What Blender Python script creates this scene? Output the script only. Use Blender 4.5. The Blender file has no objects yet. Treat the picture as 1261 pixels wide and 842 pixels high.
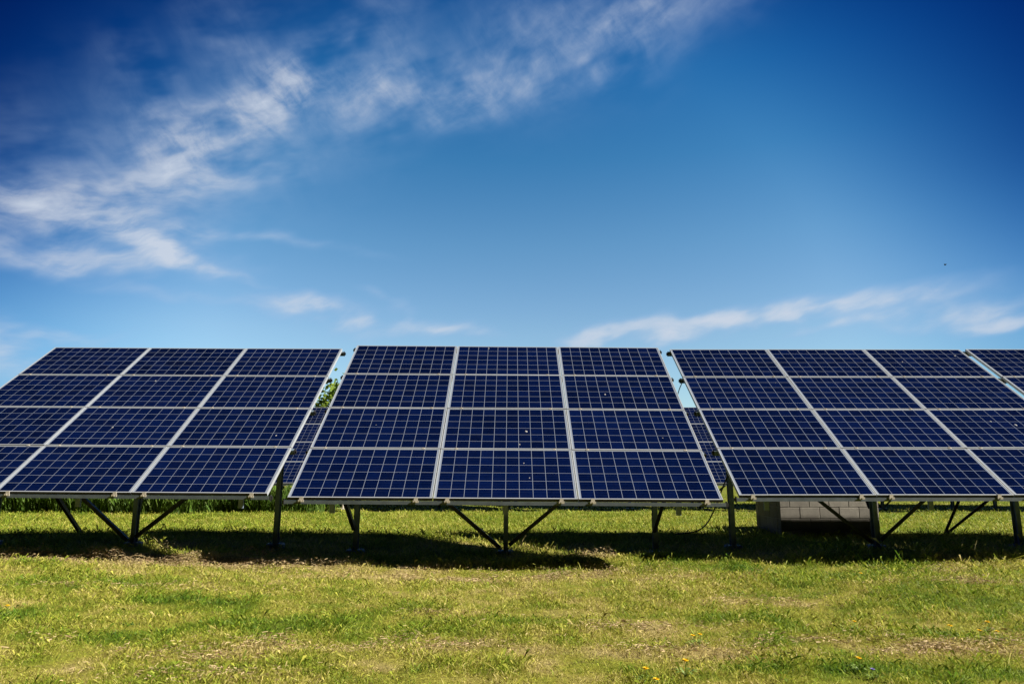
import bpy, math, random
import numpy as np
from mathutils import Vector, Matrix, Euler
PI = math.pi; R = math.radians
rng = np.random.default_rng(7); random.seed(7)
S = bpy.context.scene; COL = S.collection

# ------------------------------------------------------------------ camera
F_PX, PITCH, CAM_H = 865.6, R(10.28), 1.13        # focal length in px of the 1261 px wide frame
cd = bpy.data.cameras.new('camera'); cam = bpy.data.objects.new('camera', cd); COL.objects.link(cam)
cd.sensor_width = 36.0; cd.lens = F_PX / 1261 * 36.0
cd.clip_start = 0.05; cd.clip_end = 6000
cam.location = (0, 0, CAM_H); cam.rotation_euler = (PI / 2 + PITCH, 0, 0)
S.camera = cam

def pix_dir(px, py):
    x = (px - 630.5) / F_PX; u = -(py - 421) / F_PX
    c, s = math.cos(PITCH), math.sin(PITCH)
    return Vector((x, c - u * s, s + u * c))
def ground_at(px, py, z=0.0):
    d = pix_dir(px, py); t = (z - CAM_H) / d.z
    return d.x * t, d.y * t

# ------------------------------------------------------------------ light, sky, exposure
SUN = Vector((1.42, -0.36, 1.0)).normalized()
SUN_EL = math.asin(SUN.z); SUN_AZ = math.atan2(SUN.x, SUN.y)     # clockwise from +Y
sd = bpy.data.lights.new('sun', 'SUN'); sun = bpy.data.objects.new('sun', sd); COL.objects.link(sun)
sd.energy = 4.6; sd.angle = R(0.53); sd.color = (1.0, 0.93, 0.80)
sun.rotation_euler = SUN.to_track_quat('Z', 'Y').to_euler(); sun.location = (30, -10, 30)
S.view_settings.view_transform = 'Standard'; S.view_settings.look = 'None'
S.view_settings.exposure = 1.2; S.view_settings.gamma = 1.0; S.view_settings.use_curve_mapping = False
S.cycles.max_bounces = 6; S.cycles.diffuse_bounces = 3; S.cycles.transparent_max_bounces = 8
S.cycles.use_denoising = True

W = bpy.data.worlds.new('World'); S.world = W; W.use_nodes = True
wn, wl = W.node_tree.nodes, W.node_tree.links
for n in list(wn): wn.remove(n)
def N(nodes, t, **kw):
    n = nodes.new(t)
    for k, v in kw.items(): setattr(n, k, v)
    return n
class G:
    """small node-graph helper: every call returns an output socket"""
    def __init__(s, tree): s.n, s.l = tree.nodes, tree.links
    def put(s, sock, v):
        if isinstance(v, bpy.types.NodeSocket): s.l.new(v, sock)
        elif v is not None: sock.default_value = v
    def math(s, op, a, b=None, c=None, clamp=False):
        n = s.n.new('ShaderNodeMath'); n.operation = op; n.use_clamp = clamp
        for i, v in enumerate((a, b, c)): s.put(n.inputs[i], v)
        return n.outputs[0]
    def vmath(s, op, a, b=None):
        n = s.n.new('ShaderNodeVectorMath'); n.operation = op
        s.put(n.inputs[0], a); s.put(n.inputs[1], b)
        return n.outputs['Value'] if op in ('LENGTH', 'DOT_PRODUCT') else n.outputs[0]
    def sep(s, v):
        n = s.n.new('ShaderNodeSeparateXYZ'); s.put(n.inputs[0], v); return n.outputs
    def comb(s, x=0.0, y=0.0, z=0.0):
        n = s.n.new('ShaderNodeCombineXYZ')
        for i, v in enumerate((x, y, z)): s.put(n.inputs[i], v)
        return n.outputs[0]
    def mapping(s, v, loc=(0, 0, 0), rot=(0, 0, 0), sc=(1, 1, 1), typ='POINT'):
        n = s.n.new('ShaderNodeMapping'); n.vector_type = typ; s.put(n.inputs[0], v)
        n.inputs['Location'].default_value = loc; n.inputs['Rotation'].default_value = rot; n.inputs['Scale'].default_value = sc
        return n.outputs[0]
    def mapr(s, v, a, b, c=0.0, d=1.0, smooth=False):
        n = s.n.new('ShaderNodeMapRange'); n.interpolation_type = 'SMOOTHSTEP' if smooth else 'LINEAR'
        for i, q in enumerate((v, a, b, c, d)): s.put(n.inputs[i], q)
        return n.outputs[0]
    def noise(s, v, scale, detail=4.0, rough=0.55, dist=0.0, color=False):
        n = s.n.new('ShaderNodeTexNoise'); s.put(n.inputs['Vector'], v)
        n.inputs['Scale'].default_value = scale; n.inputs['Detail'].default_value = detail
        n.inputs['Roughness'].default_value = rough; n.inputs['Distortion'].default_value = dist
        return n.outputs['Color' if color else 0]
    def mix(s, f, a, b, blend='MIX'):
        n = s.n.new('ShaderNodeMix'); n.data_type = 'RGBA'; n.blend_type = blend
        s.put(n.inputs[0], f)
        for i, v in ((6, a), (7, b)):
            if isinstance(v, (tuple, list)): v = tuple(v) + (1.0,) * (4 - len(v))
            s.put(n.inputs[i], v)
        return n.outputs[2]
    def ramp(s, f, stops):
        n = s.n.new('ShaderNodeValToRGB'); s.put(n.inputs[0], f)
        e = n.color_ramp.elements
        while len(e) < len(stops): e.new(0.5)
        for q, (p, c) in zip(e, stops): q.position = p; q.color = tuple(c) + (1.0,)
        return n.outputs[0]

g = G(W.node_tree)
sky = wn.new('ShaderNodeTexSky'); sky.sky_type = 'NISHITA'; sky.sun_disc = False
sky.sun_elevation = SUN_EL; sky.sun_rotation = SUN_AZ; sky.altitude = 150; sky.air_density = 1.0; sky.dust_density = 0.4; sky.ozone_density = 3.0
tc = wn.new('ShaderNodeTexCoord')
X, Y, Z = g.sep(g.vmath('NORMALIZE', tc.outputs['Generated']))
az = g.math('MULTIPLY', g.math('ARCTAN2', X, Y), 180 / PI)           # degrees, clockwise from +Y
el = g.math('MULTIPLY', g.math('ARCSINE', Z), 180 / PI)
AE = g.comb(az, el, 0.0)
def ae(px, py):
    d = pix_dir(px, py).normalized()
    return math.degrees(math.atan2(d.x, d.y)), math.degrees(math.asin(d.z))
# deep blue: darker with height; lens vignette painted in away from the view's middle
tint = g.ramp(g.mapr(el, 0, 60), [(0.0, (0.88, 0.98, 0.96)), (0.18, (0.87, 0.98, 0.96)), (0.217, (0.79, 0.95, 0.965)), (0.30, (0.59, 0.90, 0.96)), (0.41, (0.29, 0.75, 0.92)), (0.51, (0.14, 0.62, 0.90)), (0.62, (0.06, 0.45, 0.80)), (1.0, (0.025, 0.18, 0.52))])
rad = g.vmath('LENGTH', g.vmath('SUBTRACT', AE, (1.0, 10.0, 0.0)))
side = g.math('POWER', g.math('MAXIMUM', g.math('DIVIDE', g.math('SUBTRACT', rad, 24.0), 18.0), 0.0), 1.6)
side = g.math('MULTIPLY', side, g.mapr(el, 8, 22, 0.45, 1.0, True))
vignette = g.comb(*[g.math('POWER', v, side) for v in (0.04, 0.15, 0.35)])
skyc = g.mix(1.0, g.mix(1.0, sky.outputs[0], tint, 'MULTIPLY'), vignette, 'MULTIPLY')
# cirrus: soft envelopes in azimuth/elevation, filled with stretched, warped noise
def scl(v, k):
    o = g.vmath('SCALE', v); o.node.inputs['Scale'].default_value = k; return o
half = (0.5, 0.5, 0.5)
warp = scl(g.vmath('SUBTRACT', g.noise(AE, 0.10, 3, 0.55, 0, True), half), 5.5)
warp2 = scl(g.vmath('SUBTRACT', g.noise(g.mapping(AE, (0, 0, 0), (0, 0, R(18)), (2.6, 1, 1), 'TEXTURE'), 0.40, 3, 0.5, 0, True), half), 2.2)
AW = g.vmath('ADD', AE, warp); AB = g.vmath('ADD', g.vmath('ADD', AE, scl(warp, .55)), warp2)
def blob(px, py, rx, ry, rot, amp, grow=1.0):
    rx *= grow; ry *= grow
    a, e = ae(px, py)
    m = g.mapping(AB, (a, e, 0), (0, 0, R(rot)), (rx / 15.1, ry / 15.1, 1), 'TEXTURE')
    return g.math('MULTIPLY', g.mapr(g.vmath('LENGTH', m), 0.0, 1.0, 1.0, 0.0, True), amp)
def total(bl):
    o = bl[0]
    for b in bl[1:]: o = g.math('ADD', o, b)
    return o
def fib(rot, sx, sy, scale, detail=6.0, rough=0.62):
    return g.noise(g.mapping(AW, (3, 1, 0), (0, 0, R(rot)), (sx, sy, 1), 'TEXTURE'), scale, detail, rough, 0.12)
f1 = fib(28, 2.6, 1.0, 0.34, 9, .62); f2 = fib(-40, 2.2, 1.0, 0.34, 9, .60); f3 = fib(7, 4.0, 0.9, 0.42, 9, .60); f4 = fib(22, 1.8, 0.9, 0.16, 3)
def nsum(a, b, wa): return g.math('ADD', g.math('MULTIPLY', a, wa), g.math('MULTIPLY', b, 1 - wa))
def veil(env, n, lo, hi, amp=1.0): return g.math('MULTIPLY', g.math('MULTIPLY', env, g.mapr(n, lo, hi)), amp)
core = total([blob(245, 168, 130, 50, 20, 0.8), blob(320, 125, 150, 55, 36, 0.9), blob(395, 75, 120, 55, 40, 0.75), blob(190, 135, 110, 60, -40, 0.45), blob(310, 75, 150, 80, -35, 0.35)])
c_core = veil(core, nsum(f2, f1, .5), 0.33, 0.70, 0.86)
band = total([blob(430, 118, 200, 60, 12, 0.7), blob(540, 112, 220, 50, 6, 0.6), blob(680, 75, 220, 75, 18, 0.75), blob(810, 15, 220, 75, 16, 0.8), blob(480, 45, 90, 110, 10, 0.5), blob(530, 152, 150, 26, 6, 0.35), blob(630, 20, 170, 80, 40, 0.45)])
c_band = veil(band, nsum(f1, f2, .55), 0.32, 0.74, 0.66)
left = total([blob(90, 262, 260, 60, 6, 0.85), blob(240, 222, 170, 40, 16, 0.75), blob(130, 205, 240, 60, 8, 0.4), blob(20, 245, 150, 50, -8, 0.5), blob(350, 185, 200, 50, 14, 0.25), blob(190, 285, 150, 40, -14, 0.4)])
c_left = veil(left, nsum(f3, f1, .6), 0.34, 0.70, 0.76)
haze = total([blob(330, 130, 400, 170, 24, 0.8), blob(150, 240, 360, 140, 10, 0.7), blob(700, 60, 420, 130, 16, 0.6)])
c_haze = veil(haze, nsum(f4, f2, .5), 0.25, 0.75, 0.30)
c_big = g.math('ADD', g.math('ADD', g.math('MAXIMUM', c_core, c_band), c_left), c_haze)
strk = total([blob(95, 318, 240, 26, 2, 0.8), blob(212, 317, 75, 22, -22, 1.0), blob(330, 298, 200, 14, -3, 0.35), blob(150, 292, 170, 28, -10, 0.4), blob(290, 345, 80, 9, -8, 0.35),
              blob(375, 383, 110, 24, -4, 0.9), blob(412, 393, 60, 20, -12, 0.6), blob(500, 409, 140, 20, 2, 0.75), blob(575, 415, 80, 14, -6, 0.5), blob(85, 410, 80, 14, 2, 0.75), blob(5, 440, 80, 55, -30, 0.9), blob(490, 388, 30, 24, 30, 0.55), blob(205, 362, 130, 11, -4, 0.4), blob(455, 368, 40, 12, -20, 0.4)])
c_str = veil(strk, nsum(f3, f1, .6), 0.28, 0.62, 1.0)
rt = total([blob(920, 392, 180, 24, 8, 0.9), blob(1050, 378, 190, 22, 4, 0.9), blob(790, 407, 140, 26, 6, 0.8), blob(735, 416, 70, 16, 10, 0.7), blob(1232, 409, 75, 16, 4, 1.0), blob(1215, 390, 130, 20, 6, 0.6), blob(1140, 388, 170, 30, 3, 0.4),
            blob(1040, 403, 110, 10, 5, 0.5), blob(810, 424, 70, 14, 6, 0.7)])
c_rt = veil(rt, nsum(f3, f1, .6), 0.20, 0.55, 0.95)
cl = g.math('ADD', c_big, g.math('MAXIMUM', c_str, c_rt))
cl = g.math('MULTIPLY', g.math('MINIMUM', cl, 1.0), 0.92, None, True)
SKY_K = 0.0651
fin = g.mix(cl, skyc, g.mix(g.mapr(cl, 0.0, 0.55), (1.9, 3.2, 5.2), (4.0, 4.45, 5.2)))
bg = wn.new('ShaderNodeBackground'); bg.inputs['Strength'].default_value = SKY_K
wl.new(fin, bg.inputs['Color'])
wo = wn.new('ShaderNodeOutputWorld'); wl.new(bg.outputs[0], wo.inputs[0])

# ------------------------------------------------------------------ helpers
def tag(o, label=None, cat=None, group=None, kind=None):
    if label: o['label'] = label
    if cat: o['category'] = cat
    if group: o['group'] = group
    if kind: o['kind'] = kind
    return o
def empty(name, loc=(0, 0, 0), rz=0.0):
    o = bpy.data.objects.new(name, None); COL.objects.link(o); o.location = loc; o.rotation_euler = (0, 0, rz)
    o.empty_display_size = 0.2
    return o
def link_mesh(name, me, mat, parent=None):
    o = bpy.data.objects.new(name, me); COL.objects.link(o)
    if mat is not None and not me.materials: me.materials.append(mat)
    if parent is not None: o.parent = parent
    return o
class MB:
    def __init__(s): s.v = []; s.f = []
    def add(s, vs, fs):
        b = len(s.v); s.v += [tuple(q) for q in vs]; s.f += [tuple(i + b for i in q) for q in fs]
    def box(s, lo, hi, M=None):
        x0, y0, z0 = lo; x1, y1, z1 = hi
        v = [(x0, y0, z0), (x1, y0, z0), (x1, y1, z0), (x0, y1, z0), (x0, y0, z1), (x1, y0, z1), (x1, y1, z1), (x0, y1, z1)]
        if M is not None: v = [M @ Vector(q) for q in v]
        s.add(v, [(0, 3, 2, 1), (4, 5, 6, 7), (0, 1, 5, 4), (1, 2, 6, 5), (2, 3, 7, 6), (3, 0, 4, 7)])
    def extrude(s, prof, p0, p1, up=(0, 0, 1), cap=True):
        """closed 2D profile swept from p0 to p1"""
        p0, p1 = Vector(p0), Vector(p1); d = (p1 - p0).normalized(); u = Vector(up)
        a = d.cross(u).normalized(); b = a.cross(d).normalized(); n = len(prof)
        v = [p + a * q[0] + b * q[1] for p in (p0, p1) for q in prof]
        f = [(i, (i + 1) % n, n + (i + 1) % n, n + i) for i in range(n)]
        if cap: f += [tuple(range(n - 1, -1, -1)), tuple(range(n, 2 * n))]
        s.add(v, f)
    def tube(s, pts, rad, n=6, taper=None):
        pts = [Vector(p) for p in pts]; rings = []
        for i, p in enumerate(pts):
            d = (pts[min(i + 1, len(pts) - 1)] - pts[max(i - 1, 0)]).normalized()
            u = Vector((0, 0, 1)) if abs(d.z) < 0.9 else Vector((1, 0, 0))
            a = d.cross(u).normalized(); b = a.cross(d)
            r = rad if taper is None else taper[i]
            rings.append([p + (a * math.cos(2 * PI * k / n) + b * math.sin(2 * PI * k / n)) * r for k in range(n)])
        v = [q for r_ in rings for q in r_]; f = []
        for i in range(len(pts) - 1):
            for k in range(n):
                f.append((i * n + k, i * n + (k + 1) % n, (i + 1) * n + (k + 1) % n, (i + 1) * n + k))
        f += [tuple(range(n - 1, -1, -1)), tuple((len(pts) - 1) * n + k for k in range(n))]
        s.add(v, f)
    def mesh(s, name, smooth=False):
        me = bpy.data.meshes.new(name); me.from_pydata(s.v, [], s.f); me.update()
        if smooth: me.polygons.foreach_set('use_smooth', [True] * len(me.polygons))
        return me
    def build(s, name, mat, parent=None, smooth=False):
        return link_mesh(name, s.mesh(name, smooth), mat, parent)
def bevel(o, w, seg=2):
    m = o.modifiers.new('bevel', 'BEVEL'); m.width = w; m.segments = seg; m.limit_method = 'ANGLE'
C_PROF = lambda w, h, t: [(-w / 2, -h / 2), (w / 2, -h / 2), (w / 2, -h / 2 + t), (-w / 2 + t, -h / 2 + t), (-w / 2 + t, h / 2 - t), (w / 2, h / 2 - t), (w / 2, h / 2), (-w / 2, h / 2)]
L_PROF = lambda w, t: [(0, 0), (w, 0), (w, t), (t, t), (t, w), (0, w)]

def lattice(seed):
    r = np.random.default_rng(seed); return r.random((256, 256))
_L = {}
def vnoise(x, y, seed):
    if seed not in _L: _L[seed] = lattice(seed)
    L = _L[seed]; xi = np.floor(x).astype(int); yi = np.floor(y).astype(int)
    fx = x - xi; fy = y - yi; fx = fx * fx * (3 - 2 * fx); fy = fy * fy * (3 - 2 * fy)
    a = L[xi % 256, yi % 256]; b = L[(xi + 1) % 256, yi % 256]; c = L[xi % 256, (yi + 1) % 256]; d = L[(xi + 1) % 256, (yi + 1) % 256]
    return (a * (1 - fx) + b * fx) * (1 - fy) + (c * (1 - fx) + d * fx) * fy
def fbm(x, y, sc, seed, oct=4, g_=0.5):
    o = 0; a = 1; t = 0
    for i in range(oct):
        o = o + a * vnoise(x * sc + 13.7 * i, y * sc + 7.3 * i, seed + i); t += a; a *= g_; sc *= 2.03
    return o / t

# ------------------------------------------------------------------ materials
def mat(name):
    m = bpy.data.materials.new(name); m.use_nodes = True
    t = m.node_tree; b = t.nodes['Principled BSDF']
    return m, G(t), b
def steel(name, col, metal, rough, spots=0.25):
    m, g, b = mat(name)
    tcn = g.n.new('ShaderNodeTexCoord')
    n = g.noise(tcn.outputs['Object'], 9, 5, 0.6)
    c = g.mix(g.mapr(n, 0.3, 0.75), tuple(q * (1 - spots) for q in col), tuple(min(1, q * (1 + spots)) for q in col))
    g.put(b.inputs['Base Color'], c); b.inputs['Metallic'].default_value = metal
    g.put(b.inputs['Roughness'], g.mapr(g.noise(tcn.outputs['Object'], 30, 3), 0.3, 0.7, rough - 0.08, rough + 0.12))
    return m
M_FRAME = steel('anodised_aluminium', (0.40, 0.43, 0.48), 0.25, 0.42, 0.06)
M_RAIL = steel('galvanised_rail', (0.13, 0.18, 0.24), 0.25, 0.48, 0.15)
M_POST = steel('galvanised_post', (0.15, 0.22, 0.33), 0.15, 0.52, 0.22)
M_BRACE = steel('dark_brace_steel', (0.04, 0.048, 0.056), 0.4, 0.55, 0.25)
M_EDGE_SHADE = steel('painted_shade_lower_edge', (0.055, 0.052, 0.046), 0.0, 0.85, 0.35)  # shade on the frame's down-facing lower edge, painted in as dark colour
M_FRONT = steel('front_rail_zinc', (0.085, 0.105, 0.125), 0.2, 0.5, 0.2)
M_BRK = steel('bracket_zinc', (0.17, 0.22, 0.29), 0.2, 0.5, 0.15)
M_CLAMP = steel('clamp_zinc', (0.42, 0.385, 0.33), 0.15, 0.5, 0.15)
M_CAP = steel('black_plastic', (0.018, 0.018, 0.02), 0.0, 0.45, 0.1)
M_DROP = steel('dried_white', (0.33, 0.33, 0.33), 0.0, 0.8, 0.1)

PW, PH = 1.65, 0.986           # one panel
def cell_material():
    m, g, b = mat('photovoltaic_cells')
    tcn = g.n.new('ShaderNodeTexCoord'); x, y, z = g.sep(tcn.outputs['Object'])
    oi = g.n.new('ShaderNodeObjectInfo')
    px, py = 0.1588, 0.1588; mx, my = (PW - 10 * px) / 2, (PH - 6 * py) / 2
    u = g.math('DIVIDE', g.math('SUBTRACT', x, mx), px); v = g.math('DIVIDE', g.math('SUBTRACT', y, my), py)
    fu = g.math('FRACT', u); fv = g.math('FRACT', v); iu = g.math('FLOOR', u); iv = g.math('FLOOR', v)
    edge = lambda f, w: g.math('GREATER_THAN', g.math('ABSOLUTE', g.math('SUBTRACT', f, 0.5)), 0.5 - w)
    line = g.math('MAXIMUM', edge(fu, 0.0150), edge(fv, 0.0150))
    out = g.math('MAXIMUM', g.math('GREATER_THAN', g.math('ABSOLUTE', g.math('SUBTRACT', u, 5.0)), 4.99), g.math('GREATER_THAN', g.math('ABSOLUTE', g.math('SUBTRACT', v, 3.0)), 2.99))
    white = g.math('MAXIMUM', line, out)
    bus = edge(g.math('FRACT', g.math('ADD', g.math('MULTIPLY', fv, 3.0), 0.0)), 0.022)
    wn_ = g.n.new('ShaderNodeTexWhiteNoise'); wn_.noise_dimensions = '3D'
    g.put(wn_.inputs['Vector'], g.comb(iu, iv, g.math('MULTIPLY', oi.outputs['Random'], 91.0)))
    vor = g.n.new('ShaderNodeTexVoronoi'); vor.inputs['Scale'].default_value = 55
    g.put(vor.inputs['Vector'], tcn.outputs['Object'])
    grain = g.sep(vor.outputs['Color'])[0]
    k = g.math('ADD', g.math('MULTIPLY', wn_.outputs['Value'], 0.55), g.math('MULTIPLY', grain, 0.45))
    k = g.math('ADD', g.math('MULTIPLY', k, 0.75), g.math('MULTIPLY', oi.outputs['Random'], 0.25))
    cell = g.mix(k, (0.0002, 0.0017, 0.014), (0.0012, 0.0062, 0.048))
    cell = g.mix(g.math('MULTIPLY', bus, 0.10), cell, (0.10, 0.15, 0.28))
    # thin dust film, heavier along the lower edge of the glass
    d = g.math('MULTIPLY', g.mapr(g.noise(tcn.outputs['Object'], 5, 5, 0.65), 0.45, 0.85), 0.004)
    d = g.math('ADD', d, g.math('MULTIPLY', g.mapr(y, 0.0, 0.05, 1, 0, True), 0.008))
    col = g.mix(white, cell, (0.195, 0.23, 0.31))
    col = g.mix(d, col, (0.42, 0.40, 0.36))
    g.put(b.inputs['Base Color'], col)
    b.inputs['Roughness'].default_value = 0.55; b.inputs['Specular IOR Level'].default_value = 0.0
    b.inputs['Coat Weight'].default_value = 0.75; b.inputs['Coat Roughness'].default_value = 0.05; b.inputs['Coat IOR'].default_value = 1.38
    return m
M_CELL = cell_material()

def foliage_mat(name, attr='tint', trans=0.35, rough=0.55):
    m, g, b = mat(name)
    a = g.n.new('ShaderNodeAttribute'); a.attribute_name = attr
    g.put(b.inputs['Base Color'], a.outputs['Color']); b.inputs['Roughness'].default_value = rough; b.inputs['Specular IOR Level'].default_value = 0.25
    tr = g.n.new('ShaderNodeBsdfTranslucent'); g.put(tr.inputs['Color'], a.outputs['Color'])
    mx = g.n.new('ShaderNodeMixShader'); mx.inputs[0].default_value = trans
    g.l.new(b.outputs[0], mx.inputs[1]); g.l.new(tr.outputs[0], mx.inputs[2])
    g.l.new(mx.outputs[0], g.n['Material Output'].inputs[0])
    return m
M_GRASS = foliage_mat('grass_blades'); M_STRAW = foliage_mat('dry_straw', trans=0.15, rough=0.7)
M_LEAF = foliage_mat('leaves', trans=0.4)

# ------------------------------------------------------------------ terrain
def terrain(x, y):
    x = np.asarray(x, float); y = np.asarray(y, float)
    near = np.exp(-((y - 9.5) / 6.0) ** 2)
    base = (0.095 * np.exp(-((x + 5.4) / 2.6) ** 2) + 0.025 * np.exp(-((x - 5.4) / 2.6) ** 2)) * near
    bump = (fbm(x, y, 0.45, 21, 3) - 0.5) * 0.09 + (fbm(x, y, 2.2, 31, 3) - 0.5) * 0.045
    wind = 0.10 * np.exp(-((y - 8.75 - 0.25 * np.sin(x * 0.9)) / 0.26) ** 2) * (0.1 + 1.1 * fbm(x, y, 2.2, 41, 3)) * (x < 3.5)
    base = base - 0.06 * np.exp(-((x + 0.4) / 2.2) ** 2 - ((y - 8.1) / .8) ** 2) - 0.04 * np.exp(-((x - 4.6) / 2.0) ** 2 - ((y - 8.5) / .7) ** 2) - 0.075 * np.exp(-((x - 5.6) / 1.7) ** 2 - ((y - 12.4) / .9) ** 2)
    return base + bump + wind * np.clip((3.5 - x) / 1.5, 0, 1)
# dryness: 0 fresh green .. 1 straw;  patches measured on the ground
SP = [(-1, 0)]
def patch(px, py, rx, ry, amp):
    gx, gy = ground_at(px, py); return (gx, gy, rx, ry, amp)
DRY = [patch(120, 698, 1.9, .26, .85), patch(330, 700, 1.6, .28, .9), patch(560, 708, 1.8, .22, .7), patch(745, 705, 1.0, .3, .5), patch(700, 690, .75, .18, .8), patch(215, 682, .30, .45, .9),
       patch(330, 795, .40, .12, .7), patch(250, 805, .5, .12, .5), patch(570, 756, .4, .12, .6), patch(525, 800, .45, .15, .6), patch(880, 808, .55, .14, .9), patch(1130, 802, .55, .16, 1.0),
       patch(1210, 722, .55, .12, .6), patch(1150, 702, .7, .15, .6), patch(1075, 722, .28, .10, .7), patch(770, 776, .7, .2, .5), patch(220, 830, .6, .15, .4), patch(1240, 800, .4, .2, .5),
       patch(880, 710, .5, .15, .5), patch(170, 730, 1.0, .15, .25), patch(80, 800, .5, .15, .4), patch(960, 740, .8, .2, .25), patch(1040, 790, .5, .12, .45)]
GRN = [patch(90, 742, 1.3, .22, .45), patch(60, 790, .7, .2, .45), patch(600, 772, 1.3, .25, .35), patch(1000, 760, 1.6, .4, .35), patch(1080, 705, .9, .25, .6), patch(700, 790, .8, .2, .3),
       patch(1200, 830, .7, .2, .6), patch(990, 828, .6, .15, .5), patch(150, 780, .8, .2, .3), patch(860, 700, .6, .2, .4), patch(300, 770, .6, .15, .3)]
def dryness(x, y):
    d = 0.57 + (fbm(x, y * 1.3, 1.1, 51, 4) - 0.5) * 0.9 + (fbm(x, y * 1.2, 5.5, 61, 3) - 0.5) * 0.9
    d = d - 0.09 * np.clip((x - 1.0) / 3, 0, 1) * (y < 9)
    for L_, s in ((DRY, 1), (GRN, -1)):
        for gx, gy, rx, ry, a in L_:
            q = ((x - gx) / rx) ** 2 + ((y - gy) / ry) ** 2
            w = np.exp(-q * 1.1) * (0.55 + 0.9 * fbm(x, y, 5.0, 71, 3))
            d = d + s * a * w * (.62 if s > 0 else .42)
    d = np.where(y > 11.5, d * 0.50 + 0.17, d)
    return np.clip(d, 0, 1.25)
def grass_col(d):
    st = np.array([[0.090, 0.185, 0.014], [0.235, 0.310, 0.027], [0.43, 0.415, 0.072], [0.55, 0.46, 0.19]]); p = [0.0, 0.36, 0.70, 1.0]
    return np.stack([np.interp(d, p, st[:, i]) for i in range(3)], -1)

def grid_axis(segs):
    o = []
    for a, b, n in segs: o += list(np.linspace(a, b, n, endpoint=False))
    return np.array(o + [segs[-1][1]])
gx = grid_axis([(-1500, -60, 14), (-60, -14, 30), (-14, 14, 360), (14, 60, 30), (60, 1500, 14)])
gy = grid_axis([(-400, -10, 8), (-10, 3, 20), (3, 16, 220), (16, 40, 80), (40, 3000, 24)])
GX, GY = np.meshgrid(gx, gy); fl = np.clip(1 - (np.hypot(GX, GY - 12) - 25) / 30, 0, 1)
GZ = terrain(GX, GY) * fl
V = np.stack([GX, GY, GZ], -1).reshape(-1, 3); nx, ny = len(gx), len(gy)
idx = np.arange(nx * ny).reshape(ny, nx)
Fq = np.stack([idx[:-1, :-1], idx[:-1, 1:], idx[1:, 1:], idx[1:, :-1]], -1).reshape(-1, 4)
def np_mesh(name, V, F, cols=None, smooth=False):
    me = bpy.data.meshes.new(name); k = F.shape[1]
    me.vertices.add(len(V)); me.vertices.foreach_set('co', np.ascontiguousarray(V, np.float32).ravel())
    me.loops.add(F.size); me.loops.foreach_set('vertex_index', np.ascontiguousarray(F, np.int32).ravel())
    me.polygons.add(len(F)); me.polygons.foreach_set('loop_start', np.arange(0, F.size, k, dtype=np.int32))
    if smooth: me.polygons.foreach_set('use_smooth', np.ones(len(F), bool))
    if cols is not None:
        a = me.attributes.new('tint', 'FLOAT_COLOR', 'POINT')
        a.data.foreach_set('color', np.ascontiguousarray(np.concatenate([cols, np.ones((len(cols), 1))], 1), np.float32).ravel())
    me.update(calc_edges=True); return me
def ground_material():
    m, g, b = mat('mown_turf')
    a = g.n.new('ShaderNodeAttribute'); a.attribute_name = 'tint'
    tcn = g.n.new('ShaderNodeTexCoord'); p = tcn.outputs['Object']
    c = g.mix(g.mapr(g.noise(p, 40, 5, 0.7), 0.35, 0.7), g.mix(1.0, a.outputs['Color'], (0.45, 0.42, 0.40), 'MULTIPLY'), a.outputs['Color'])
    c = g.mix(g.math('MULTIPLY', g.mapr(g.noise(p, 14, 4, 0.6), 0.5, 0.72), 0.5), c, (0.11, 0.075, 0.042))
    g.put(b.inputs['Base Color'], c); b.inputs['Roughness'].default_value = 0.95; b.inputs['Specular IOR Level'].default_value = 0.1
    bu = g.n.new('ShaderNodeBump'); bu.inputs['Strength'].default_value = 0.6; bu.inputs['Distance'].default_value = 0.02
    g.put(bu.inputs['Height'], g.noise(p, 60, 4, 0.7)); g.l.new(bu.outputs[0], b.inputs['Normal'])
    return m
gd = dryness(V[:, 0], V[:, 1])
ground = link_mesh('ground', np_mesh('ground', V, Fq, grass_col(np.clip(gd, 0, 1)) * 0.8, True), ground_material())
tag(ground, 'mown grass field under the solar panels', 'ground', kind='structure')

# ------------------------------------------------------------------ solar tables
TILT = R(35.67); cT, sT = math.cos(TILT), math.sin(TILT); Z0 = 0.805
PX, PY = 1.66, 1.0                                     # panel pitch across and up the slope
def SL(a, q, n=0.0): return Vector((a, q * cT - n * sT, Z0 + q * sT + n * cT))
FR = 0.040; LIP = 0.012
fm = MB()                                              # frame, top lip 2.5 mm proud of the glass; local z=0 is the lip
fm.box((0, 0, -FR), (PW, LIP, 0)); fm.box((0, PH - LIP, -FR), (PW, PH, 0))
fm.box((0, LIP, -FR), (LIP, PH - LIP, 0)); fm.box((PW - LIP, LIP, -FR), (PW, PH - LIP, 0))
me_frame = fm.mesh('panel_frame')
gm = MB(); gm.box((LIP, LIP, -0.009), (PW - LIP, PH - LIP, -0.0025)); me_cell = gm.mesh('cell_face')
me_frame.materials.append(M_FRAME); me_frame.materials.append(M_EDGE_SHADE)
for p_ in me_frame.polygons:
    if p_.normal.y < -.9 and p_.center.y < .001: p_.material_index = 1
me_cell.materials.append(M_CELL)
HALF = 1.5 * PX
QP = [0.012, 1.0 - 0.007, 2.0 - 0.007, 3.0 - 0.007, 3.95]     # purlins under the row joints
def purlin_mesh():
    m = MB(); m.extrude([(-a_, b_) for a_, b_ in reversed(C_PROF(0.042, 0.068, 0.004))], (-HALF - 0.03, 0, 0), (HALF + 0.03, 0, 0), up=(0, 0, 1)); return m.mesh('purlin')
me_purlin = purlin_mesh(); me_purlin.materials.append(M_RAIL)
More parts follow.
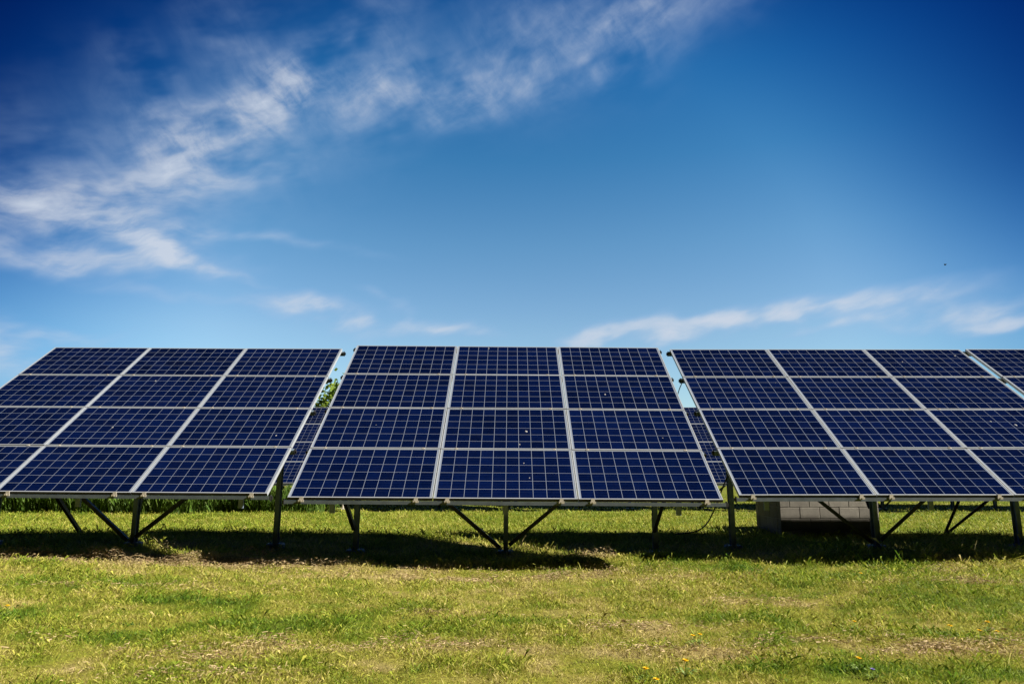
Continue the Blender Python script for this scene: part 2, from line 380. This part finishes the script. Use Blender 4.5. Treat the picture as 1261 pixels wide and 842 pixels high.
rl = MB(); rl.extrude([(-a_, b_) for a_, b_ in reversed(C_PROF(0.046, 0.040, 0.004))], (-HALF - 0.03, 0, 0), (HALF + 0.03, 0, 0), up=(0, 0, 1)); me_rail = rl.mesh('front_rail'); me_rail.materials.append(M_FRONT)
cm = MB(); cm.box((-0.004, -0.024, -0.037), (0.004, 0.024, 0.037)); cm.box((0.004, -0.012, -0.020), (0.022, 0.012, 0.020)); me_cap = cm.mesh('end_cap'); me_cap.materials.append(M_CAP)
rm = MB(); rm.extrude(C_PROF(0.06, 0.13, 0.006), (0, 0, 0), (0, 3.45, 0), up=(0, 0, 1)); rm.box((-0.034, -0.007, -0.068), (0.034, -0.001, 0.068)); me_rafter = rm.mesh('rafter'); me_rafter.materials.append(M_RAIL)
POST_Q = 1.98; POST_TOP = SL(0, POST_Q, -0.11 - 0.132); POST_Y = POST_TOP.y
pm = MB()
pm.box((-0.032, -0.05, -0.12), (0.032, -0.044, POST_TOP.z)); pm.box((-0.032, 0.044, -0.12), (0.032, 0.05, POST_TOP.z)); pm.box((-0.004, -0.044, -0.12), (0.004, 0.044, POST_TOP.z))
me_post = pm.mesh('post'); me_post.materials.append(M_POST)
bm_ = MB(); bm_.tube([(0, 0, -0.10), (0, 0, 0.035)], 0.13, 14); bm_.box((-0.10, -0.09, 0.035), (0.10, 0.09, 0.047))
for sx in (-1, 1):
    bm_.tube([(0.075 * sx, 0, 0.047), (0.075 * sx, 0, 0.07)], 0.010, 6)
me_base = bm_.mesh('base_plate'); me_base.materials.append(M_POST)
bk = MB(); bk.box((-0.03, -0.03, -0.17), (0.03, 0.0, 0.0)); bk.box((-0.034, -0.034, -0.02), (0.034, -0.0305, 0.0)); me_brk = bk.mesh('rafter_bracket'); me_brk.materials.append(M_BRK)
def brace_mesh(p0, p1, w=0.052, name='brace'):
    m = MB(); m.extrude(L_PROF(w, 0.007), p0, p1, up=(0, 1, 0.01)); me = m.mesh(name); me.materials.append(M_BRACE); return me
SPAN = 2.05
me_br = {s: brace_mesh((0.06 * s, POST_Y - 0.058, 0.10), (s * (SPAN - 0.03), POST_Y - 0.058, POST_TOP.z - 0.06)) for s in (-1, 1)}
me_rear = brace_mesh((0, POST_Y + 0.055, 0.55), SL(0, 3.45, -0.245), 0.045, 'rear_strut')
me_front = brace_mesh((0, POST_Y - 0.055, 0.30), SL(0, 0.62, -0.245), 0.05, 'front_strut')
def clamp_mesh():
    m = MB(); m.box((-0.022, -0.012, -0.040), (0.022, -0.004, 0.005)); m.box((-0.022, -0.004, 0.0025), (0.022, 0.012, 0.005)); m.box((-0.032, -0.022, -0.052), (0.032, -0.0125, -0.026)); m.tube([(0, -0.022, -0.039), (0, -0.032, -0.039)], 0.008, 6)
    return m.mesh('edge_clamp')
me_clamp = clamp_mesh(); me_clamp.materials.append(M_CLAMP)
mm = MB(); mm.box((-0.02, -0.0135, 0.001), (0.02, 0.0135, 0.005)); mm.tube([(0, 0, 0.005), (0, 0, 0.012)], 0.007, 6); me_mid = mm.mesh('mid_clamp'); me_mid.materials.append(M_CLAMP)
jm = MB(); jm.box((0, 0, -0.028), (0.13, 0.1, -0.0095)); jm.tube([(0.03, 0.0, -0.02), (0.02, -0.15, -0.04), (-0.2, -0.2, -0.06)], 0.004, 5); me_jb = jm.mesh('junction_box'); me_jb.materials.append(M_CAP)

def part(name, me, parent, loc=(0, 0, 0), rot=(0, 0, 0)):
    o = bpy.data.objects.new(name, me); COL.objects.link(o); o.parent = parent; o.location = loc; o.rotation_euler = rot; return o
def make_table():
    t = empty('solar_panel_table')
    for i in range(3):
        for j in range(4):
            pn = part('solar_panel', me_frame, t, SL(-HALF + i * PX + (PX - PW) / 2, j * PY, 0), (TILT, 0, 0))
            part('cell_face', me_cell, pn)
            part('junction_box', me_jb, pn, (PW / 2 - 0.06, PH - 0.14, 0))
    for q in QP:
        pu = part('purlin', me_purlin, t, SL(0, q, -FR - 0.035), (TILT, 0, 0)) if q > .5 else part('front_rail', me_rail, t, (0, 0.0205, Z0 - 0.0325 - 0.0215))
        part('end_cap', me_cap, pu, (HALF + 0.034, 0, 0)); part('end_cap', me_cap, pu, (-HALF - 0.034, 0, 0), (0, 0, PI))
    for a in (-SPAN, 0, SPAN):
        part('rafter', me_rafter, t, SL(a, 0.28, -FR - 0.069 - 0.067), (TILT, 0, 0))
        part('rafter_bracket', me_brk, t, SL(a, 0.27, -0.225))
        po = part('post', me_post, t, (a, POST_Y, 0)); part('base_plate', me_base, po, (0, 0, 0.0))
        if a == 0: part('rear_strut', me_rear, t, (a, 0, 0))
    for s in (-1, 1): part('diagonal_brace', me_br[s], t)
    for i in range(3):
        for f in (0.10, 0.885):
            a = -HALF + i * PX + f * PX
            part('edge_clamp', me_clamp, t, SL(a, 0, 0))
    return t
def children(o): return [c for c in COL.objects if c.parent == o]
KIDS = {}
def copy_tree(o, parent=None, skip=()):
    if o.name not in KIDS: KIDS[o.name] = [c.name for c in children(o)]
    c = o.copy(); COL.objects.link(c); c.parent = parent
    for ch in KIDS[o.name]:
        q = bpy.data.objects[ch]
        if q.name.split('.')[0] in skip: continue
        copy_tree(q, c, skip)
    return c
proto = make_table()
FRONT = [('solar table of twelve blue panels at the left end of the front row, with grass open sky beside it', -5.235, 8.361, 0.103, -0.0067, 0.0073),
         ('middle front solar table of twelve dark blue panels, facing the viewer squarely', -0.079, 8.204, 0.0, 0.0043, 0.0067),
         ('front solar table of twelve blue panels standing before the grey concrete block box', 5.211, 8.631, 0.027, 0.0071, -0.0008),
         ('front solar table mostly cut off by the right edge, only its upper corner in view', 10.27, 8.64, 0.027, 0.0071, 0.0)]
FRONT[0] = ('solar table of twelve blue panels ending the front row, nearest the open left sky',) + FRONT[0][1:]
tables = []
for k, (lab, x, y, z, yaw, ry) in enumerate(FRONT):
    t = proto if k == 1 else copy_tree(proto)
    t.location = (x, y, z); t.rotation_euler = (0, ry, yaw); t.scale = (.96,) * 3 if k == 0 else (1,) * 3; tag(t, lab, 'solar panels', 'solar panel tables of the front row'); tables.append(t)
BACKY = 19.4
BACK = [(-11.3, 'far solar table behind tall grass, at the left end of the back row'), (-5.97, 'back row solar table glimpsed through the left gap, below the green tree'),
        (-0.09, 'back row solar table hidden behind the middle front table, only its thin legs showing'), (5.5, 'back row solar table glimpsed through the narrow right gap beside the hanging cable'),
        (10.85, 'back row solar table whose legs stand in the grass right of the concrete block box'), (16.2, 'back row solar table farthest right, only a leg seen below the front panels')]
for x, lab in BACK:
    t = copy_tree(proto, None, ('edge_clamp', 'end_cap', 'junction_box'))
    t.location = (x, BACKY + random.uniform(-.05, .05), -0.03); t.rotation_euler = (0, 0, random.uniform(-.004, .004)); tag(t, lab, 'solar panels', 'solar panel tables of the back row')
# slight unevenness of every front panel, clamps in the joints, and the struts each table shows
for t in tables:
    for c in children(t):
        if c.name.startswith('solar_panel'):
            c.rotation_euler = (TILT + random.gauss(0, .0015), random.gauss(0, .0010), random.gauss(0, .0006))
    for j in (1, 2, 3):
        for i in range(3):
            for f in (0.12, 0.87):
                part('mid_clamp', me_mid, t, SL(-HALF + i * PX + f * PX, j * PY - 0.007, 0), (TILT, 0, 0))
A, B, C, D = tables
part('front_strut', me_front, B, (-SPAN, 0, 0)); part('front_strut', me_front, B, (SPAN, 0, 0))
def rake(t, pairs):
    for p0, p1 in pairs:
        inv = t.matrix_basis.inverted()
        part('raking_strut', brace_mesh(inv @ Vector(p0), inv @ Vector(p1), 0.055, 'raking_strut'), t)
rake(A, [((-7.27, 12.3, 0.02), (-7.27, 10.05, 1.92))])
rake(D, [((7.64, 12.75, 0.0), (7.93, 10.2, 1.52)), ((7.64, 12.78, 0.0), (7.76, 11.4, 1.84))])
# loose cables
def cable(t, pts, r=0.006, name='cable'):
    m = MB(); m.tube(pts, r, 6); return m.build(name, M_CAP, t, True)
def curve(p, n=14):
    p = [Vector(q) for q in p]; o = []
    for i in range(n + 1):
        u = i / n; q = list(p)
        while len(q) > 1: q = [q[k].lerp(q[k + 1], u) for k in range(len(q) - 1)]
        o.append(q[0])
    return o
cable(C, curve([SL(-HALF + .02, 2.98, -.06), SL(-HALF - .10, 2.9, -.18), SL(-HALF - .20, 2.5, -.38), SL(-HALF - .30, 2.25, -.30), SL(-HALF - .30, 2.0, -.10)]), 0.007)
cable(C, curve([SL(-HALF + .25, .9, -.06), Vector((-2.15, 2.6, 0.45)), Vector((-1.95, 2.9, 0.05)), Vector((-2.35, 3.1, 0.12)), Vector((-2.6, 2.9, 0.10))]), 0.011)
cable(D, curve([SL(-HALF + .1, 3.0, -.06), SL(-HALF - .06, 2.9, -.10), SL(-HALF - .02, 2.6, -.22), SL(-HALF + .1, 2.3, -.06)]), 0.006)
# dried bird droppings on the glass
def dropping(t, px, py, r):
    inv = t.matrix_basis.inverted(); o = inv @ Vector((0, 0, CAM_H)); d = (inv.to_3x3() @ pix_dir(px, py))
    nrm = Vector((0, -sT, cT)); k = (SL(0, 0, 0.0) - o).dot(nrm) / d.dot(nrm); p = o + d * k - nrm * 0.001
    m = MB(); n = 9; u = Vector((1, 0, 0)); w = Vector((0, cT, sT)); ring = []
    for i in range(n):
        a = 2 * PI * i / n; q = r * random.uniform(.55, 1.2)
        ring.append(p + u * math.cos(a) * q + w * math.sin(a) * q * 1.5)
    m.add([p + nrm * .004] + ring, [(0, 1 + i, 1 + (i + 1) % n) for i in range(n)])
    m.build('bird_dropping', M_DROP, t)
for t, L_ in ((A, [(191.7, 468.8, .013), (138.6, 525.8, .011), (313, 503, .008), (340, 536, .010), (300, 549, .007)]), (B, [(745, 485.5, .012), (648, 531, .016), (640, 547, .010), (645, 570, .007), (652, 588, .008), (816, 539, .007), (602, 429, .012), (463, 523, .005)]),
              (C, [(1220, 518.7, .011), (1251, 523, .014), (1111, 445, .012), (1176, 438, .013), (955, 471, .006), (1060, 520, .006)])):
    for a in L_: dropping(t, *a)

# ------------------------------------------------------------------ concrete block box behind the third table
def concrete():
    m, g, b = mat('concrete_blocks')
    tcn = g.n.new('ShaderNodeTexCoord'); p = tcn.outputs['Object']
    a = g.n.new('ShaderNodeAttribute'); a.attribute_name = 'tint'
    c = g.mix(g.mapr(g.noise(p, 5, 6, 0.65), 0.3, 0.75), (0.70, 0.68, 0.66), (1.1, 1.08, 1.04))
    c = g.mix(1.0, a.outputs['Color'], c, 'MULTIPLY')
    c = g.mix(g.math('MULTIPLY', g.mapr(g.noise(p, 60, 3, 0.7), 0.55, 0.72), 0.35), c, (0.12, 0.115, 0.10))
    g.put(b.inputs['Base Color'], c); b.inputs['Roughness'].default_value = 0.93
    bu = g.n.new('ShaderNodeBump'); bu.inputs['Strength'].default_value = 0.5; bu.inputs['Distance'].default_value = 0.008
    g.put(bu.inputs['Height'], g.noise(p, 55, 5, 0.7)); g.l.new(bu.outputs[0], b.inputs['Normal'])
    return m
M_CONC = concrete(); M_MORT = steel('mortar', (0.29, 0.275, 0.25), 0, 0.95, 0.2)
BX, BY, BW, BD, BH = 4.80, 12.92, 1.77, 1.25, 4
box = empty('concrete_block_box', (BX, BY, -0.13), R(0.5))
tag(box, 'grey box of mortared concrete blocks on the grass behind the solar panels', 'block wall')
mv = MB(); cols = []
cw, ch, bt = 0.355, 0.20, 0.15
for r in range(BH):
    for side_ in range(4):
        Lx = BW if side_ % 2 == 0 else BD - 2 * bt - 0.02
        off = (0.0 if r % 2 == 0 else -cw / 2)
        x0 = off
        while x0 < Lx - 0.02:
            a, b_ = max(0, x0), min(Lx, x0 + cw - 0.007)
            if b_ - a > 0.03:
                o_ = random.uniform(0, .004)
                z0, z1 = r * ch, r * ch + ch - 0.007
                if side_ == 0: lo, hi = (a, -o_, z0), (b_, bt, z1)
                elif side_ == 2: lo, hi = (a, BD - bt, z0), (b_, BD + o_, z1)
                elif side_ == 1: lo, hi = (BW - bt, bt + .01 + a, z0), (BW + o_, bt + .01 + b_, z1)
                else: lo, hi = (-o_, bt + .01 + a, z0), (bt, bt + .01 + b_, z1)
                mv.box(lo, hi); k = random.uniform(.78, 1.14); cols += [(0.31 * k, 0.295 * k, 0.265 * k)] * 8
            x0 += cw
me = mv.mesh('block_wall'); at = me.attributes.new('tint', 'FLOAT_COLOR', 'POINT')
at.data.foreach_set('color', np.array([c + (1,) for c in cols], np.float32).ravel())
wall = link_mesh('block_wall', me, M_CONC, box); bevel(wall, 0.006, 1)
mo = MB(); t_ = 0.006
mo.box((t_, t_, 0), (BW - t_, bt - t_, BH * ch - .012)); mo.box((t_, BD - bt + t_, 0), (BW - t_, BD - t_, BH * ch - .012))
mo.box((t_, bt - t_, 0.001), (bt - t_, BD - bt + t_, BH * ch - .013)); mo.box((BW - bt + t_, bt - t_, 0.001), (BW - t_, BD - bt + t_, BH * ch - .013))
mo.build('mortar_core', M_MORT, box)
cp = MB(); cp.box((-0.03, -0.03, BH * ch - .009), (BW + .03, BD + .03, BH * ch + .06))
ca = cp.build('cover_slab', M_CONC, box); at = ca.data.attributes.new('tint', 'FLOAT_COLOR', 'POINT'); at.data.foreach_set('color', np.tile([.33, .32, .30, 1], 8).astype(np.float32)); bevel(ca, .01, 2)

# small pale stake in the mown strip
st = empty('short_post', (*ground_at(422, 627, 0.0), 0.0))
tag(st, 'short pale metal post on a flat foot in the grass beyond the panels', 'post')
q = MB(); q.tube([(0, 0, .02), (0, 0, .62)], .03, 10); q.build('shaft', M_CLAMP, st)
q = MB(); q.tube([(0, 0, -.04), (0, 0, .03)], .16, 12); q.build('foot', M_CLAMP, st)

# ------------------------------------------------------------------ trees
def leaf_cloud(pts, size, cols, droop=0.0, aspect=0.5):
    n = len(pts)
    a = rng.normal(size=(n, 3)); a[:, 2] = np.abs(a[:, 2]) * .8 - droop; a /= np.linalg.norm(a, axis=1)[:, None]
    b = rng.normal(size=(n, 3)); b -= a * (a * b).sum(1)[:, None]; b /= np.linalg.norm(b, axis=1)[:, None]
    s = size * rng.uniform(.6, 1.3, n)[:, None]; w = s * aspect
    V = np.stack([pts, pts + a * s * .5 + b * w * .5, pts + a * s, pts + a * s * .5 - b * w * .5], 1).reshape(-1, 3)
    F = np.arange(4 * n).reshape(-1, 4)
    return V, F, np.repeat(cols, 4, 0)
M_BARK = steel('bark', (0.13, 0.10, 0.075), 0, 0.9, 0.35)
def tree(name, label, cat, x, y, h, r, n_limb, n_leaf, size, base_col, dark_col, seed, low=0.25):
    rd = random.Random(seed); t = empty(name, (x, y, -0.03)); tag(t, label, cat)
    trunk = MB(); lim = MB(); centers = []
    top = Vector((rd.uniform(-.1, .1) * h, 0, h * .8)); pts = [Vector((0, 0, -.1)).lerp(top, u) + Vector((rd.uniform(-.04, .04) * h * u, rd.uniform(-.04, .04) * h * u, 0)) for u in np.linspace(0, 1, 7)]
    trunk.tube(pts, 0, 8, [h * .026 * (1.15 - u) for u in np.linspace(0, 1, 7)])
    for i in range(n_limb):
        u = rd.uniform(low, 1.0); k = min(5, int(u * 6)); p = pts[k].lerp(pts[k + 1], u * 6 - k)
        an = i * 2.4 + rd.uniform(-.4, .4); rr = r * (1.05 - .75 * max(0, u - .35)) * rd.uniform(.65, 1.05)
        e = p + Vector((math.cos(an) * rr, math.sin(an) * rr, rr * rd.uniform(.35, .9)))
        if e.z > h: e.z = h * rd.uniform(.93, 1)
        mid = p.lerp(e, .5) + Vector((0, 0, rr * .1))
        lim.tube([p, mid, e], 0, 5, [h * .010, h * .006, h * .0025])
        for w in (.55, .8, 1.0):
            q = p.lerp(e, w) + Vector((0, 0, rr * .1 * (1 - abs(2 * w - 1)))); centers.append((q, r * rd.uniform(.14, .26)))
    trunk.build('trunk', M_BARK, t, True); lim.build('limbs', M_BARK, t, True)
    if n_leaf:
        per = n_leaf // len(centers); P = []; Cc = []
        for q, s in centers:
            p = rng.normal(size=(per, 3)) * s * np.array([1, 1, .8]) + np.array(q); P.append(p)
            k = rng.random(); c = np.array(base_col) * (1 - k) + np.array(dark_col) * k
            Cc.append(c * rng.uniform(.75, 1.25, (per, 1)))
        V, F, Cv = leaf_cloud(np.concatenate(P), size, np.concatenate(Cc))
        link_mesh('crown', np_mesh('crown', V, F, Cv), M_LEAF, t)
    return t
tree('leafy_tree', 'small bright green leafy tree showing through the left gap above the back row', 'tree', -5.6, 28.0, 4.7, 2.1, 30, 12000, .24, (0.26, 0.36, 0.04), (0.08, 0.16, 0.05), 5)
tree('bare_tree', 'distant bare treetop just peeking over the top edge of the middle panels', 'tree', -2.75, 60.0, 12.35, 2.6, 60, 0, .1, None, None, 9, .45)

# ------------------------------------------------------------------ bird
d = pix_dir(1164, 326).normalized(); bp = Vector((0, 0, CAM_H)) + d * 46
bird = empty('bird', bp, R(12)); bird.scale = (.62, .62, 1.0); tag(bird, 'tiny dark bird flying high in the blue sky at right', 'bird')
q = MB(); n = 10; prof = [(-.10, .004), (-.07, .022), (-.02, .036), (.03, .034), (.06, .022), (.085, .024), (.105, .016), (.125, .003)]
q.tube([(0, a, 0) for a, _ in prof], 0, n, [b for _, b in prof])
for s in (-1, 1):
    q.add([(.02 * s, .04, .012), (.02 * s, -.03, .012), (.09 * s, -.035, .05), (.15 * s, -.05, .035), (.10 * s, .035, .055)], [(0, 1, 2, 4), (2, 3, 4)])
q.add([(-.02, -.08, .004), (.02, -.08, .004), (.035, -.16, .002), (-.035, -.16, .002)], [(0, 1, 2, 3)])
bo = q.build('body', M_CAP, bird, True); sm = bo.modifiers.new('thickness', 'SOLIDIFY'); sm.thickness = .004

# ------------------------------------------------------------------ dandelions and violet
M_YEL, g_, b_ = mat('yellow_petals'); b_.inputs['Base Color'].default_value = (0.86, 0.60, 0.015, 1); b_.inputs['Roughness'].default_value = .7
M_STEM, g_, b_ = mat('flower_stem'); b_.inputs['Base Color'].default_value = (0.13, 0.20, 0.03, 1); b_.inputs['Roughness'].default_value = .6
M_VIO, g_, b_ = mat('violet_petals'); b_.inputs['Base Color'].default_value = (0.30, 0.24, 0.62, 1); b_.inputs['Roughness'].default_value = .7
def flower_meshes(seed):
    rd = random.Random(seed); s = MB(); h = 0.075
    s.tube(curve([(0, 0, -.02), (.004, 0, .03), (.012 * rd.uniform(-1, 1), .006, h)], 5), .0022, 5)
    f = MB(); cx = s.v[-3]
    for ring, (n, rad, up) in enumerate(((16, .021, .10), (13, .016, .45), (9, .010, .9))):
        for k in range(n):
            a = 2 * PI * (k + .5 * ring) / n + rd.uniform(-.1, .1); ca, sa = math.cos(a), math.sin(a); rr = rad * rd.uniform(.9, 1.1); w = .0032
            tip = (rr * ca, rr * sa, h + .002 + rr * up)
            f.add([(0, 0, h), (rr * .6 * ca - w * sa, rr * .6 * sa + w * ca, h + .002 + rr * .6 * up), tip, (rr * .6 * ca + w * sa, rr * .6 * sa - w * ca, h + .002 + rr * .6 * up)], [(0, 1, 2, 3)])
    lf = MB()
    for k in range(7):
        a = 2 * PI * k / 7 + rd.uniform(-.2, .2); ca, sa = math.cos(a), math.sin(a); L_ = rd.uniform(.05, .08); p = []
        for u, w in ((0, .002), (.3, .006), (.42, .004), (.6, .010), (.72, .006), (.88, .008), (1, .0005)):
            zc = .035 * math.sin(u * 2.2); p.append(((L_ * u * ca - w * sa, L_ * u * sa + w * ca, zc), (L_ * u * ca + w * sa, L_ * u * sa - w * ca, zc)))
        lf.add([v for pr in p for v in pr], [(2 * i, 2 * i + 1, 2 * i + 3, 2 * i + 2) for i in range(6)])
    return s.mesh('stem'), f.mesh('flower_head'), lf.mesh('leaves')
FM = flower_meshes(3); FM[0].materials.append(M_STEM); FM[1].materials.append(M_YEL); FM[2].materials.append(M_STEM)
def flower(name, px, py, lab, cat, group, head=None, sc=1.0):
    x, y = ground_at(px, py, 0.075 * sc); z = float(terrain(x, y))
    t = empty(name, (x, y, z), random.uniform(0, 6)); t.scale = (sc,) * 3; tag(t, lab, cat, group)
    part('stem', FM[0], t); hd = part('flower_head', head or FM[1], t); part('leaves', FM[2], t); return t
for px, py, lab in [(8, 755, 'lone yellow dandelion at the far left of the lawn'), (1060, 707, 'yellow dandelion nearest the shadow of the panels, in long green grass'), (1052, 764, 'single yellow dandelion in mid lawn, below the concrete block box'),
                    (1170, 772, 'leftmost yellow dandelion of the loose cluster at the right'), (1216, 766, 'topmost yellow dandelion of the loose cluster at the right'), (1206, 776, 'yellow dandelion in the middle of the loose cluster at the right'),
                    (1228, 777, 'rightmost yellow dandelion of the loose cluster at the right'), (853, 785, 'left one of two touching yellow dandelions'), (862, 783, 'right one of two touching yellow dandelions'),
                    (844, 816, 'yellow dandelion beside the dry brown patch of cut grass'), (1058, 817, 'large yellow dandelion close to the bottom, left of the violet flower'), (795, 824, 'yellow dandelion near the bottom edge, upper of two'),
                    (808, 838, 'yellow dandelion at the very bottom edge of the lawn')]:
    flower('dandelion', px, py, lab, 'dandelion', 'yellow dandelions in the lawn', sc=0.98 + random.uniform(-.15, .12))
vh = FM[1].copy(); vh.materials.clear(); vh.materials.append(M_VIO)
flower('violet_flower', 1075, 829, 'small pale violet flower low in the grass near the bottom', 'wildflower', None, vh, .7)

# ------------------------------------------------------------------ grass
def blades(x, y, h, w, cols, lean=0.5, bend=0.35, z=None, seed=0):
    r = np.random.default_rng(seed); n = len(x); z = terrain(x, y) if z is None else z
    a = r.uniform(0, 2 * PI, n); ln = np.abs(r.normal(0, lean, n)); ca, sa = np.cos(a), np.sin(a)
    fa = a + PI / 2 + r.normal(0, .5, n); wx, wy = np.cos(fa) * w / 2, np.sin(fa) * w / 2
    def P(u, k):
        o = h * (ln * u + bend * u * u * r.uniform(.3, 1.2, n)); zz = z - .008 + h * u * (1 - .25 * np.clip(ln, 0, 1.5) * u)
        return np.stack([x + ca * o + wx * k, y + sa * o + wy * k, zz], -1)
    V = np.stack([P(0, 1), P(0, -1), P(.55, -.8), P(.55, .8), P(1, .05), P(1, -.05)], 1).reshape(-1, 3)
    i = np.arange(n)[:, None] * 6
    F = np.concatenate([i + np.array([[0, 1, 2, 3]]), i + np.array([[3, 2, 5, 4]])], 0)
    return V, F, np.repeat(cols, 6, 0)
def scatter(y0, y1, dens, margin=1.2, slope=.75, seed=0):
    r = np.random.default_rng(seed); xm = slope * y1 + margin; n = int(2 * xm * (y1 - y0) * dens)
    x = r.uniform(-xm, xm, n); y = r.uniform(y0, y1, n); k = np.abs(x) < slope * y + margin
    return x[k], y[k]
def make_grass():
    out = []
    for (y0, y1, dens, h, w, sd_) in ((3.2, 5.2, 14000, .027, .0021, 1), (5.2, 7.2, 10000, .029, .0026, 2), (7.2, 9.6, 6000, .038, .0036, 3), (9.6, 13, 2000, .05, .006, 4), (13, 19, 900, .045, .010, 5), (19, 32, 260, .035, .018, 6)):
        x, y = scatter(y0, y1, dens, seed=sd_); r = np.random.default_rng(sd_ + 50); n = len(x)
        tuft = fbm(x, y, 3.0, 81, 3)
        keep = r.random(n) < 0.45 + 1.1 * (tuft - .25); x, y, tuft = x[keep], y[keep], tuft[keep]; n = len(x)
        d = dryness(x, y); dd = np.clip(d + r.normal(0, .17, n), 0, 1)
        c = grass_col(dd) * r.uniform(.62, 1.35, (n, 1))
        hh = h * r.gamma(5, .2, n) * (0.55 + 1.0 * tuft) * (1.15 - .35 * np.clip(d, 0, 1))
        rough = np.clip((x - 2.2) / 2, 0, 1) * np.exp(-((y - 9.3) / .7) ** 2); hh = hh * (1 + 1.1 * rough * r.random(n))
        out.append(blades(x, y, hh, w * r.uniform(.7, 1.3, n), c, .55, .4, seed=sd_ + 100))
    # broad-leaved weeds among the grass
    wx, wy = scatter(3.4, 9.5, 5.0, .5, seed=77); r = np.random.default_rng(78); wx, wy = wx[r.random(len(wx)) < .5], None
    n = len(wx); wy = r.uniform(3.6, 9.0, n); kk = dryness(wx, wy) < .55; wx, wy = wx[kk], wy[kk]
    rep = 14; X_ = np.repeat(wx, rep) + r.normal(0, .035, len(wx) * rep); Y_ = np.repeat(wy, rep) + r.normal(0, .035, len(wx) * rep); n = len(X_)
    c = np.array([[.035, .095, .014]]) * r.uniform(.7, 1.6, (n, 1))
    out.append(blades(X_, Y_, 0.028 * r.uniform(.5, 1.2, n), .009 * r.uniform(.6, 1.2, n), c, .8, .5, seed=79))
    b = 0; Vs, Fs, Cs = [], [], []
    for V, F, Cc in out: Vs.append(V); Fs.append(F + b); Cs.append(Cc); b += len(V)
    return np_mesh('lawn_grass', np.concatenate(Vs), np.concatenate(Fs), np.concatenate(Cs))
gr = link_mesh('lawn_grass', make_grass(), M_GRASS)
tag(gr, 'short mown yellow green grass covering the field', 'grass', kind='stuff')

r = np.random.default_rng(90); n = 26000
x = r.uniform(-18, -4.6, n); y = 18.4 + r.gamma(2, .6, n); edge = fbm(x, y * 0, .9, 95, 3)
k = (y > 18.2 + 1.0 * edge) & (r.random(n) < np.clip((-4.8 - x) / 1.6, 0, 1)) ; x, y = x[k], y[k]; n = len(x)
c = np.array([[.075, .155, .022]]) * r.uniform(.5, 1.5, (n, 1)) + r.random((n, 1)) * np.array([[.05, .035, .01]])
Vt, Ft, Ct = blades(x, y, r.uniform(.28, .72, n) * (.7 + .5 * fbm(x, y, .8, 97, 2)), .018 * r.uniform(.6, 1.3, n), c, .22, .22, seed=91)
tg = link_mesh('tall_grass', np_mesh('tall_grass', Vt, Ft, Ct), M_GRASS)
tag(tg, 'tall unmown green grass under the back row at the left', 'tall grass', kind='stuff')

# dried clippings lying in low swaths and tufts
def clippings():
    Vs, Fs, Cs = [], [], []; b = 0; r = np.random.default_rng(200)
    xs, ys, zs = [], [], []
    for gx_, gy_, rx, ry, a in DRY:
        n = int(rx * ry * 16000 * a) + 350
        px = gx_ + r.normal(0, rx * .62, n); py = gy_ + r.normal(0, ry * .62, n)
        keep = r.random(n) < np.clip((fbm(px * 1, py * 2.2, 2.6, 210, 3) - .36) * 4.5, .04, 1)
        px, py = px[keep], py[keep]; lump = np.clip(fbm(px, py * 1.7, 3.4, 215, 3) - .45, 0, 1)
        xs.append(px); ys.append(py); zs.append(r.random(len(px)) * (.018 + .36 * lump * min(1, a + .2)))
    x = np.concatenate(xs); y = np.concatenate(ys); z = np.concatenate(zs) + terrain(x, y) + .016; n = len(x)
    L_ = r.uniform(.012, .045, n); a = r.uniform(0, 2 * PI, n); p = r.normal(0, .35, n); w = r.uniform(.0009, .0019, n)
    dx, dy, dz = np.cos(a) * L_, np.sin(a) * L_, p * L_ * .5; nx_, ny_ = -np.sin(a) * w, np.cos(a) * w
    bend = r.normal(0, .2, n) * L_; P0 = np.stack([x - dx / 2, y - dy / 2, z - dz / 2], -1); P1 = np.stack([x - np.sin(a) * bend, y + np.cos(a) * bend, z + np.abs(bend) * .4], -1); P2 = np.stack([x + dx / 2, y + dy / 2, z + dz / 2], -1)
    o = np.stack([nx_, ny_, r.normal(0, .0012, n)], -1)
    V = np.stack([P0 + o, P0 - o, P1 - o, P1 + o, P2 - o, P2 + o], 1).reshape(-1, 3); i = np.arange(n)[:, None] * 6
    F = np.concatenate([i + np.array([[0, 1, 2, 3]]), i + np.array([[3, 2, 4, 5]])], 0)
    base = np.where(r.random((n, 1)) < .72, np.array([[.46, .355, .20]]), np.array([[.23, .145, .075]]))
    return np_mesh('dry_clippings', V, F, np.repeat(base * r.uniform(.6, 1.3, (n, 1)), 6, 0))
cl_ = link_mesh('dry_clippings', clippings(), M_STRAW)
tag(cl_, 'dried straw coloured grass clippings lying on the lawn', 'cut grass', kind='stuff')
